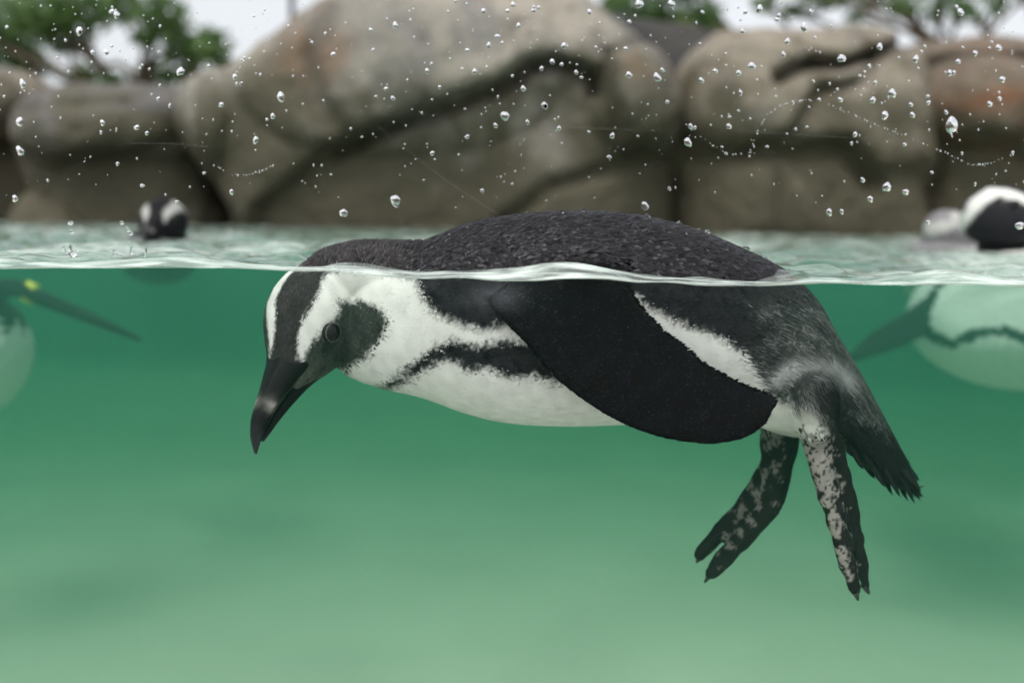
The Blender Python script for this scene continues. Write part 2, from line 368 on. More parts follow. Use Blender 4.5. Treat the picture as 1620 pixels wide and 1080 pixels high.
boulder([(303, 158), (335, 128), (400, 98), (470, 62), (560, 22), (690, -14), (850, -18), (945, 12), (1012, 62), (1055, 104), (1080, 150), (1082, 300), (1070, 420), (800, 450), (420, 430), (372, 340), (325, 270), (297, 200)], 4.75, .55, mr_main,
        'huge rounded beige boulder with a dark overhanging crack, tallest behind the pool',
        lobes=[(1003, 165, 80, 92, .20), (640, 120, 260, 140, .10), (330, 190, 60, 110, .10)],
        grooves=[([(560, 252), (590, 240), (640, 218), (720, 190), (790, 165), (840, 130), (880, 122), (925, 138), (950, 190), (965, 225)], 9, .12), ([(930, 165), (945, 110), (985, 88), (1015, 82)], 8, .12), ([(560, 60), (530, 120), (545, 190), (590, 240)], 14, .05), ([(800, 350), (860, 300), (930, 285), (1000, 260)], 10, .06)],
        recess=[([(540, 260), (590, 242), (640, 220), (720, 192), (790, 167), (840, 132), (880, 124), (925, 140), (950, 190), (965, 232), (1050, 250), (1075, 300), (1075, 460), (420, 460), (440, 330)], .10, 12)], seed=1, center=(690, 215), pw=4.5)
boulder([(1086, 150), (1094, 105), (1125, 72), (1190, 56), (1290, 54), (1400, 62), (1436, 84), (1450, 150), (1440, 300), (1440, 430), (1250, 450), (1090, 440), (1079, 300)], 4.65, .5, mr_tan,
        'pale tan boulder with a dark diagonal crack near its top',
        grooves=[([(1445, 58), (1400, 82), (1340, 105), (1290, 122), (1240, 128), (1185, 150)], 10, .15), ([(1340, 110), (1310, 150), (1240, 170), (1200, 230), (1150, 250)], 9, .07), ([(1085, 260), (1170, 250), (1290, 245), (1330, 300)], 14, .08)],
        recess=[([(1190, 250), (1290, 240), (1330, 280), (1460, 270), (1460, 470), (1180, 470)], .06, 18)], lobes=[(1150, 170, 90, 90, .10)], seed=2, center=(1260, 230), pw=4.5)
boulder([(1408, 120), (1428, 78), (1500, 68), (1600, 78), (1720, 105), (1800, 150), (1830, 300), (1800, 440), (1600, 460), (1420, 450), (1395, 300)], 4.8, .55, mr_rust,
        'rust stained brown boulder at the end of the rock bank, beside the tan one',
        recess=[([(1330, 255), (1420, 230), (1500, 235), (1570, 265), (1900, 240), (1900, 480), (1330, 480)], .10, 16)], grooves=[([(1420, 120), (1500, 105), (1600, 120), (1680, 100)], 9, .06)], lobes=[(1480, 175, 75, 70, .14), (1610, 180, 80, 80, .10)], seed=3, center=(1600, 250), pw=4.5)
boulder([(45, 215), (70, 175), (110, 155), (200, 148), (290, 150), (350, 165), (372, 300), (370, 430), (200, 440), (90, 430), (75, 330), (50, 270)], 4.95, .45, mr_grey,
        'low flat topped grey boulder beside the huge beige one',
        lobes=[(190, 200, 150, 60, .12)], recess=[([(60, 250), (130, 265), (210, 250), (300, 260), (390, 250), (390, 460), (60, 460)], .10, 16)], grooves=[([(90, 190), (160, 178), (260, 185)], 7, .04)], seed=4, center=(215, 270), pw=4)
boulder([(-160, 160), (-80, 118), (0, 112), (60, 128), (85, 165), (70, 205), (0, 215), (-100, 220), (-170, 210)], 5.3, .4, mr_tan,
        'small pale boulder resting above a dark opening in the rocks', seed=5, amp=.03)
boulder([(40, 315), (60, 300), (100, 312), (140, 340), (160, 400), (120, 440), (60, 440), (35, 400)], 4.72, .22, mr_tan,
        'small tan rock at the waterline below the grey boulder', seed=6, amp=.015)
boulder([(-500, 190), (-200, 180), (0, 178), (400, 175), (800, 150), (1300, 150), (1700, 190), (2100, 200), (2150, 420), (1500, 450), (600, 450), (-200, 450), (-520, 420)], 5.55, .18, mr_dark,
        'rock bank tinted dark as shade behind the boulders', seed=7, center=(800, 310))

# ------------------------------------------------------------------ trees and post behind the rocks
def leaf_mat(name, c1, c2):
    m, n, l = nodes(name)
    b = n.new('ShaderNodeBsdfPrincipled'); o = n.new('ShaderNodeOutputMaterial'); t = n.new('ShaderNodeBsdfTranslucent'); mx = n.new('ShaderNodeMixShader')
    oi = n.new('ShaderNodeTexCoord'); nz = n.new('ShaderNodeTexNoise'); nz.inputs['Scale'].default_value = 3.5; r = n.new('ShaderNodeValToRGB')
    l.new(oi.outputs['Object'], nz.inputs['Vector']); l.new(nz.outputs[0], r.inputs[0])
    r.color_ramp.elements[0].position = .35; r.color_ramp.elements[1].position = .65; r.color_ramp.elements[0].color = (*c1, 1); r.color_ramp.elements[1].color = (*c2, 1)
    l.new(r.outputs[0], b.inputs['Base Color']); l.new(r.outputs[0], t.inputs[0]); b.inputs['Roughness'].default_value = .5
    mx.inputs[0].default_value = .35; l.new(b.outputs[0], mx.inputs[1]); l.new(t.outputs[0], mx.inputs[2]); l.new(mx.outputs[0], o.inputs[0])
    return m
m_bark = plain('bark', (.09, .07, .05), .9, .2, bump=.6, vary=.3, vscale=9)
m_leaf = leaf_mat('green_leaves', (.050, .115, .030), (.115, .215, .055))
m_leaf2 = leaf_mat('bright_leaves', (.10, .20, .03), (.34, .42, .04))
def tree(base, clumps, Y, label, mat, leaf=.075, dens=1.0, seed=0):
    r = np.random.default_rng(seed); base = np.array(base, float)
    root = thing('tree', base, label, 'tree', 'trees behind the rocks')
    cs = [(P(a, b, Y + r.uniform(-.7, .7)), rad / FPX * Y) for a, b, rad in clumps]
    mean = np.mean([c for c, _ in cs], axis=0)
    fork = base * .35 + mean * .65; fork[2] = base[2] + (mean[2] - base[2]) * .62; fork[0] = base[0] * .7 + mean[0] * .3
    hgt = fork[2] - base[2]
    pts = catmull([base - [0, 0, .2], base + [.04, 0, hgt * .35], (base + fork) / 2 + [-.06, 0, hgt * .15], fork], 12)
    parts = [tube(pts, np.linspace(.11, .065, 12), 10)]
    for c, rad in cs:
        e = c; mid = (fork + e) / 2 + r.normal(0, .12, 3)
        k = catmull([fork, mid, e], 8); parts.append(tube(k, np.linspace(.045, .010, 8), 6))
        for _ in range(4):
            e2 = c + r.normal(0, .5, 3) * rad; parts.append(tube(catmull([mid * .3 + e * .7, (e + e2) / 2 + r.normal(0, .03, 3), e2], 5), np.linspace(.014, .005, 5), 4))
    v, f = join(parts); link('trunk', mesh_from('trunk', v - base, f), m_bark, root)
    V, Fc = [], []
    for c, rad in cs:
        for _ in range(int(620 * dens * (rad / .3) ** 2)):
            d = r.normal(size=3); d /= np.linalg.norm(d); p = c + d * rad * r.uniform(.15, 1) ** .6 * np.array([1, 1, .75])
            a = r.normal(size=3); a[2] -= .4; a /= np.linalg.norm(a); s = np.cross(a, r.normal(size=3)); s /= np.linalg.norm(s)
            L = leaf * r.uniform(.6, 1.3); w = L * .3; o = len(V)
            nn = np.cross(a, s) * L * .08
            V += [p, p + a * L * .45 + s * w + nn, p + a * L, p + a * L * .45 - s * w + nn]; Fc += [(o, o + 1, o + 2), (o, o + 2, o + 3)]
    link('crown', mesh_from('crown', np.array(V) - base, Fc, False), mat, root)
    return root
tree((-3.0, 8.6, .02), [(-60, 30, 75), (10, 60, 62), (60, 20, 55), (40, 100, 38), (130, 15, 50), (105, 62, 36), (190, 5, 42), (255, 25, 45), (290, 75, 42), (335, 70, 30), (245, 118, 36), (300, 115, 30), (180, 132, 24), (135, 118, 26), (-20, 130, 34), (225, 60, 20), (350, 100, 18)], 8.5,
     'broad leafy green tree above the low grey boulder', m_leaf, seed=1)
tree((2.1, 9.6, .02), [(975, 8, 28), (1030, 20, 34), (1075, 34, 34), (1115, 20, 24), (1130, 40, 18), (1010, -30, 40), (1080, -25, 40)], 9.5,
     'green tree peeping up between the huge beige and tan boulders', m_leaf, seed=2, dens=1.2)
tree((1.75, 8.3, .02), [(1068, 58, 22), (1050, 72, 14), (1082, 44, 14)], 8.2, 'small yellow green bush wedged behind the gap between beige and tan boulders', m_leaf2, seed=3, leaf=.06, dens=1.2)
tree((4.6, 9.2, .02), [(1210, 2, 22), (1250, 14, 18), (1300, 4, 24), (1355, 25, 16), (1345, -10, 28), (1430, 8, 26), (1475, 22, 22), (1520, 12, 24), (1545, 28, 18), (1580, 2, 24), (1400, -30, 50), (1500, -30, 50), (1280, -30, 40), (1640, -20, 30)], 9.0,
     'thin leafed tree above the tan and rust stained boulders', m_leaf, seed=4, dens=.75, leaf=.07)
pp = P(462, 10, 6.2)
post = thing('post', (pp[0], 6.2, .02), 'thin dark metal post standing behind the huge boulder', 'post')
m_post = plain('dark_metal', (.035, .035, .04), .5, .5, vary=.2, vscale=20)
v, f = tube([(0, 0, -.1), (0, 0, 2.6)], [.019, .019], 16); link('shaft', mesh_from('shaft', v, f), m_post, post)
v, f = tube([(0, 0, -.05), (0, 0, .02), (0, 0, .03)], [.07, .07, .04], 16); link('base_plate', mesh_from('base_plate', v, f), m_post, post)
v, f = tube([(0, 0, 2.6), (0, 0, 2.62), (0, 0, 2.65)], [.026, .026, .008], 16); link('cap', mesh_from('cap', v, f), m_post, post)

# ------------------------------------------------------------------ penguins
# head in its own frame: (forward, up, side); pose of the main bird's head fitted to the photograph
HM = np.array([[-.3266, -.1977, .9245], [-.7683, .6253, -.1379], [.5513, .7551, .3556]])    # columns fwd, up, side in (right, up, to camera)
def head_frame(Mx, px, py, Y, scale):
    W = np.stack([RV, UV, -F], 1) @ Mx
    return dict(R=W, T=P(px, py, Y), s=scale)
def hx(fr, p): return (np.asarray(p, float) * fr['s']) @ fr['R'].T + fr['T']
def hinv(fr, w): return ((np.asarray(w) - fr['T']) @ fr['R']) / fr['s']
MAIN_HEAD = head_frame(HM, 493.0, 513.5, .781, 1.325)
SK = [(-.044, 0, .006, .006), (-.040, 0, .016, .015), (-.030, 0, .0245, .0235), (-.015, .0005, .0298, .028), (0, .0005, .0300, .0285), (.011, -.0005, .0270, .0258), (.020, -.002, .0225, .0212), (.028, -.0035, .0175, .0163), (.035, -.0045, .0130, .0118), (.041, -.005, .009, .008)]
def head_rings():
    st = catmull(SK, 26); th = np.linspace(0, 2 * math.pi, 40, endpoint=False); rings = []
    for a, cu, hh, hw in st:
        rings.append(np.stack([np.full(40, a), cu + hh * np.sin(th), hw * np.cos(th)], -1))
    return np.array(rings)
def bill(fr, parent, base, mat):
    """upper and lower mandible with the hooked tip"""
    root = bpy.data.objects.new('bill', None)
    n = 22; th = np.linspace(0, 2 * math.pi, 20, endpoint=False)
    up, lo = [], []
    for t in np.linspace(0, 1, n):
        a = .021 + t * .062
        top = np.interp(t, [0, .1, .3, .6, .8, .92, 1], [.0085, .0105, .0088, .0055, .0018, -.005, -.0135]); gape = np.interp(t, [0, .3, .7, .9, 1], [-.0065, -.0058, -.0065, -.0095, -.0145])
        hw = np.interp(t, [0, .1, .25, .5, .75, .92, 1], [.0190, .0160, .0118, .0080, .0057, .0034, .0009])
        c, h = (top + gape) / 2, (top - gape) / 2 + .0004
        sn, cs = np.sin(th), np.cos(th)
        w = hw * np.where(sn > 0, (1 - sn ** 2 * .62), 1) * np.where(sn > 0, 1, .96)
        up.append(np.stack([np.full(20, a), c + h * sn, w * cs], -1))
        if t <= .93:
            bot = np.interp(t, [0, .15, .45, .7, .85, .93], [-.0195, -.0190, -.0158, -.0135, -.0128, -.0118]); c, h = (gape + bot) / 2, max((gape - bot) / 2 - .0002, .0008)
            lo.append(np.stack([np.full(20, a - .001), c + h * sn, hw * .90 * cs], -1))
    for nm, rg in (('upper_mandible', up), ('lower_mandible', lo)):
        v, f = ring_mesh(np.array(rg)); loc = v.copy()
        w = hx(fr, v); nz = Noise(5)(loc, 130) * .5 + Noise(8)(loc, 300) * .25
        t = (loc[:, 0] - .021) / .062
        col = np.tile([.0035, .0033, .0036], (len(v), 1))
        band = np.exp(-((t - .64 + nz * .03 + loc[:, 1] * 5) / .055) ** 2)
        band *= np.exp(-((loc[:, 1] - (.0015 if nm == 'upper_mandible' else -.013) + nz * .001) / (.0028 if nm == 'upper_mandible' else .002)) ** 2) * (1.3 if nm == 'upper_mandible' else .6)
        col = col + (np.array([.50, .47, .43]) - col) * (band * .38)[:, None]
        tipc = sm(.78, .9, t) * .03; col += tipc[:, None] * np.array([.6, .65, .7])
        col *= (1 + .25 * nz)[:, None]
        me = mesh_from(nm, w - base, f); set_col(me, col); link(nm, me, mat, parent)
def sphere(c, r, n=16, m=24, axis=None):
    rings = []
    ax = np.array(axis, float) if axis is not None else np.array([0, 0, 1.0]); ax /= np.linalg.norm(ax)
    s = np.cross(ax, [0.3, .9, .2]); s /= np.linalg.norm(s); u = np.cross(ax, s)
    for k in np.linspace(.02, math.pi - .02, n):
        th = np.linspace(0, 2 * math.pi, m, endpoint=False)
        rings.append(np.asarray(c) + r * (math.cos(k) * ax + math.sin(k) * (np.cos(th)[:, None] * s + np.sin(th)[:, None] * u)))
    return ring_mesh(np.array(rings)[::-1])
def eyes(fr, parent, base, mats):
    for sg in (1, -1):
        c = hx(fr, (.0100, .0100, .0215 if sg > 0 or fr is not MAIN_HEAD else -.0160)); c = c if fr is MAIN_HEAD else hx(fr, (.0100, .0100, sg * .0200)); r = .0060 * fr['s']; out_ = hx(fr, (.014, .014, sg * .04)) - c; out_ /= np.linalg.norm(out_)
        v, f = sphere(c, r, 16, 24, out_); e = link('eye', mesh_from('eye', v - base, f), mats['eye'], parent)
        th = np.linspace(0, 2 * math.pi, 28, endpoint=False)
        s = np.cross(out_, [0.1, .2, 1]); s /= np.linalg.norm(s); u = np.cross(out_, s)
        cc = c + out_ * r * .50
        lid = []
        for k in range(28):
            p = cc + .90 * r * (math.cos(th[k]) * s + math.sin(th[k]) * u); lid.append(p)
        V, Fc = [], []
        for k in range(28):
            d = (lid[k] - cc) / np.linalg.norm(lid[k] - cc)
            for q in range(6):
                a = q / 6 * 2 * math.pi; V.append(lid[k] + r * .085 * (math.cos(a) * d + math.sin(a) * out_) * (1 + .25 * math.sin(k * 2.7)))
            for q in range(6): Fc.append((k * 6 + q, k * 6 + (q + 1) % 6, ((k + 1) % 28) * 6 + (q + 1) % 6, ((k + 1) % 28) * 6 + q))
        link('eye_ring', mesh_from('eye_ring', np.array(V) - base, Fc), mats['lid'], e)
m_eye, n, l = nodes('dark_wet_eye')
b_ = n.new('ShaderNodeBsdfPrincipled'); o_ = n.new('ShaderNodeOutputMaterial'); l.new(b_.outputs[0], o_.inputs[0]); b_.inputs['Base Color'].default_value = (.008, .006, .005, 1); b_.inputs['Roughness'].default_value = .08; b_.inputs['Specular IOR Level'].default_value = .2
MATS = dict(eye=m_eye, lid=plain('eyelid_skin', (.085, .08, .075), .6, .2, vary=.3, vscale=600), bill=attr_mat('horny_bill', .4, .10, .25, 900),
            skin=attr_mat('penguin_body', .6, .05, .25, 700), feather=attr_mat('feather_tips', .5, .05), back=attr_mat('wet_back_feathers', .40, .22), black=attr_mat('black_flipper_feathers', .40, .11), claw=plain('claw', (.012, .011, .011), .4, .5, vary=.2, vscale=300))
# head markings traced in photograph pixels (zoomed crop: x = 380 + .3887 u, y = 320 + .3889 v)
zc = lambda L: [(380 + .3887 * a, 320 + .3889 * b) for a, b in L]
CHEEK = zc([(275, 590), (300, 560), (318, 545), (330, 520), (370, 482), (395, 460), (397, 412), (440, 405), (500, 402), (550, 415), (575, 440), (592, 465), (596, 490), (585, 522), (560, 568), (500, 630), (430, 675), (390, 697), (340, 722), (290, 747), (245, 775), (200, 800), (230, 700), (255, 648), (268, 625)])
CROWN = zc([(345, 285), (335, 320), (322, 360), (292, 430), (250, 488), (230, 560), (236, 610), (245, 640), (255, 655), (230, 760), (-300, 900), (-300, -200), (900, -200), (900, 262), (560, 285), (450, 288)])
BACK = [(560, 250), (590, 428), (655, 440), (668, 472), (690, 500), (735, 515), (770, 524), (800, 513), (850, 520), (900, 520), (960, 470), (1000, 468), (1030, 490), (1080, 516), (1130, 531), (1168, 556), (1195, 598), (1213, 628), (1245, 640), (1285, 640), (1300, 672), (1330, 702), (1400, 820), (1560, 850), (1560, 200)]
BAND = [(570, 618), (600, 610), (625, 597), (660, 568), (690, 545), (718, 537), (740, 545), (765, 546), (800, 537), (840, 545), (880, 566), (905, 600), (870, 604), (845, 594), (815, 600), (790, 592), (765, 582), (740, 588), (720, 574), (700, 570), (670, 586), (640, 604), (610, 620), (575, 630)]
nzA, nzB, nzC = Noise(11), Noise(12), Noise(13)
DARK = np.array([.015, .0145, .0165]); WHITE = np.array([.66, .665, .62])
def head_mark(px, jit):
    """0..1 darkness and colour for head pixels"""
    cheek = sm(6.5, -6.0, sdf(px, CHEEK) + jit * .8); crown = sm(5, -5, sdf(px, CROWN) + jit * .8)
    return cheek, crown
def main_color(pos, part, yc):
    """colour of the main bird at surface points; part 0 torso 1 head 2 flipper 3 near foot 4 far foot 5 thigh"""
    p = pos.copy()
    tor = (part != 1) & (p[:, 1] > yc); p[tor, 1] = 2 * yc - p[tor, 1]
    hl = hinv(MAIN_HEAD, pos); hd = part == 1
    hl[:, 2] = np.where(hl[:, 2] < 0, -hl[:, 2] * 1.45, hl[:, 2]); ph = hx(MAIN_HEAD, hl); p[hd] = ph[hd]
    px = proj(p)
    jit = nzA(pos, 160) * 2.2 + nzB(pos, 420) * 1.4
    cheek, crown = head_mark(px, jit)
    near_head = (px[:, 0] < 640)
    cheek = np.maximum(cheek, sm(.008, .016, hl[:, 0]) * sm(-.001, -.008, hl[:, 1] - (hl[:, 0] - .02) * .3) * hd)
    back = sm(10, -9, sdf(px, BACK) + jit * 1.1); band = sm(9, -8, sdf(px, BAND) + jit * 1.3)
    hindm = sm(1150, 1260, px[:, 0]) * sm(440, 500, px[:, 1])
    mott = nzC(pos, 55) * .5 + nzA(pos, 240) * .5
    dark = DARK * (1 + .25 * nzB(pos, 90))[:, None]
    hindc = np.array([.042, .047, .044])[None] * (1 + .4 * mott)[:, None] + (sm(.5, 1.6, mott) * .16 * hindm)[:, None] * np.array([1, 1.03, .98])
    dark = dark * (1 - hindm)[:, None] + hindc * hindm[:, None]
    white = WHITE * (1 + .04 * nzB(pos, 60))[:, None]
    c = white.copy()
    k = np.maximum(back, band)[:, None]; c = c * (1 - k) + dark * k
    # pale rim above the thigh and speckle on the flank
    rim = np.exp(-(pline(px, [(1225, 600), (1270, 575), (1310, 575), (1340, 600)])[0] / 13) ** 2) * .30 * back
    c += rim[:, None] * np.array([.9, .92, .88])
    th_ = sm(20, -20, sdf(px, [(1280, 588), (1322, 588), (1346, 635), (1352, 705), (1318, 698), (1302, 645)]))[:, None] * ((part == 0) | (part == 5))[:, None]
    c = c * (1 - th_ * .95) + np.array([.010, .0105, .011]) * th_ * .95
    tl_ = sm(10, -10, sdf(px, [(1318, 690), (1345, 660), (1385, 668), (1432, 700), (1490, 800), (1350, 780)]) + jit * 3)[:, None] * (part == 0)[:, None]
    c = c * (1 - tl_ * .95) + np.array([.008, .008, .0085]) * tl_ * .95
    kc = (crown * near_head)[:, None]; cc = np.array([.028, .026, .026]) * (1 + .3 * mott)[:, None]
    c = c * (1 - kc) + cc * kc
    kk = (cheek * near_head)[:, None]
    chin = sm(560, 640, px[:, 1] - (px[:, 0] - 500) * .3)[:, None]
    ck = np.array([.030, .037, .031]) * (1 - chin) + np.array([.10, .108, .085]) * chin
    ck = ck * (1 + .35 * mott)[:, None]
    c = c * (1 - kk) + ck * kk
    # black flipper, then a silvery sheen painted at its root
    fl = part == 2
    c[fl] = np.array([.004, .0042, .0052]) * (1 + .3 * mott[fl])[:, None]
    sheen = np.exp(-(((px[:, 0] - 785) / 42) ** 2 + ((px[:, 1] - 470) / 20) ** 2)) * (part != 1)
    c += (sheen * .06)[:, None] * np.array([.9, .9, 1.0])
    for pid, line, wd, hi in ((3, [(1280, 680), (1300, 740), (1312, 800), (1332, 880), (1345, 925)], (26, 20, 9, 7, 3), .25), (4, [(1240, 690), (1225, 760), (1180, 830), (1140, 880)], (18, 10, 8, 5), .14)):
        s = (part == pid) | ((part == 5) & ((pos[:, 1] > yc) == (pid == 4)) & (px[:, 1] + nzA(pos, 150) * 7 > 686))
        d, u = pline(px, line); w = np.interp(u, np.linspace(0, 1, len(wd)), wd)
        pale = sm(4, -4, d - w + nzC(pos, 80) * 7 + nzA(pos, 260) * 5)
        if pid == 4: pale *= sm(-.2, .5, nzB(pos, 60))
        spots = sm(.9, 1.3, nzB(pos, 200) + .3 * nzA(pos, 330))
        pale = pale * (1 - spots)
        fc = np.array([.012, .0125, .012]) * (1 - pale[:, None]) + np.array([hi, hi * .94, hi * .84]) * pale[:, None]
        c[s] = (fc * (1 + .12 * mott)[:, None])[s]
    return np.clip(c, .004, .9), px
def remesh(parts, voxel, smooth=3):
    v, f = join(parts); me = mesh_from('tmp', v, f)
    o = bpy.data.objects.new('tmp', me); COL.objects.link(o)
    r = o.modifiers.new('r', 'REMESH'); r.mode = 'VOXEL'; r.voxel_size = voxel; r.use_smooth_shade = True
    if smooth: s = o.modifiers.new('s', 'SMOOTH'); s.factor = .5; s.iterations = smooth
    dg = bpy.context.evaluated_depsgraph_get(); dg.update()
    res = bpy.data.meshes.new_from_object(o.evaluated_get(dg))
    bpy.data.objects.remove(o); bpy.data.meshes.remove(me)
    res.polygons.foreach_set('use_smooth', [True] * len(res.polygons))
    return res
def co_of(me):
    a = np.empty(len(me.vertices) * 3); me.vertices.foreach_get('co', a); return a.reshape(-1, 3)
def lookup(parts, flows, pos):
    n = sum(len(v) for v, _ in parts); kd = kdtree.KDTree(n); pid = np.empty(n, int); fl = np.concatenate(flows); i = 0
    for k, (v, f) in enumerate(parts):
        for q in v: kd.insert(q, i); pid[i] = k; i += 1
    kd.balance(); idx = np.array([kd.find(q)[1] for q in pos]); return pid[idx], fl[idx]
def ring_flow(rings):
    t = np.gradient(rings, axis=0).reshape(-1, 3); t /= np.linalg.norm(t, axis=1)[:, None] + 1e-12
    return np.concatenate([t, t[:1], t[-1:]])
def feathers(pos, nrm, flow, length, width, col, tipcol, lift=.10, jit=.16, seed=0, rough=.1):
    """thousands of small tapered feather blades lying along the body"""
    r = np.random.default_rng(seed); n = len(pos)
    d = flow - nrm * (flow * nrm).sum(1)[:, None]; d /= np.linalg.norm(d, axis=1)[:, None] + 1e-9
    s = np.cross(nrm, d); a = r.normal(0, jit, n)[:, None]; d = d * np.cos(a) + s * np.sin(a); s = np.cross(nrm, d)
    L = (length * r.uniform(.7, 1.25, n))[:, None]; W = (width * r.uniform(.8, 1.2, n))[:, None]; lf = np.abs(r.normal(lift, lift * .5, n))[:, None]
    base = pos - nrm * .0003
    pts = np.stack([base - s * W * .35, base + s * W * .35, base + d * L * .55 + s * W * .5 + nrm * L * lf * .6, base + d * L + nrm * L * lf, base + d * L * .55 - s * W * .5 + nrm * L * lf * .6], 1)
    rid = np.arange(n)[:, None] * 5
    fa = np.concatenate([rid + np.array([[4, 2, 1, 0]])]); fb = rid + np.array([[3, 2, 4]])
    me = bpy.data.meshes.new('plumage')
    me.vertices.add(n * 5); me.vertices.foreach_set('co', pts.ravel())
    loops = np.concatenate([fa.ravel(), fb.ravel()]); me.loops.add(len(loops)); me.loops.foreach_set('vertex_index', loops)
    me.polygons.add(2 * n)
    me.polygons.foreach_set('loop_start', np.concatenate([np.arange(n) * 4, 4 * n + np.arange(n) * 3])); me.polygons.foreach_set('loop_total', np.concatenate([np.full(n, 4), np.full(n, 3)]))
    me.update(calc_edges=True); me.polygons.foreach_set('use_smooth', [True] * (2 * n))
    tilt = nrm + d * r.normal(.10, 1, n)[:, None] * np.asarray(rough)[..., None] + s * r.normal(0, 1, n)[:, None] * np.asarray(rough)[..., None]
    cn = np.stack([tilt, tilt, tilt + s * .12, tilt + d * .15, tilt - s * .12], 1).reshape(-1, 3); cn /= np.linalg.norm(cn, axis=1)[:, None]
    me.normals_split_custom_set_from_vertices(cn.astype(np.float32))
    cc = np.stack([col, col, col, tipcol, col], 1).reshape(-1, 3); set_col(me, cc)
    return me
def surface_samples(me, n, dens, seed):
    r = np.random.default_rng(seed); co = co_of(me); np_ = len(me.polygons)
    ar = np.empty(np_); me.polygons.foreach_get('area', ar); nr = np.empty(np_ * 3); me.polygons.foreach_get('normal', nr); nr = nr.reshape(-1, 3)
    ct = np.empty(np_ * 3); me.polygons.foreach_get('center', ct); ct = ct.reshape(-1, 3)
    w = ar * dens(ct); idx = r.choice(np_, n, p=w / w.sum())
    s = np.sqrt(ar[idx])[:, None] * .5
    rv = r.uniform(-1, 1, (n, 3)) * s; nn = nr[idx]; rv -= nn * (rv * nn).sum(1)[:, None]
    return ct[idx] + rv, nn, idx

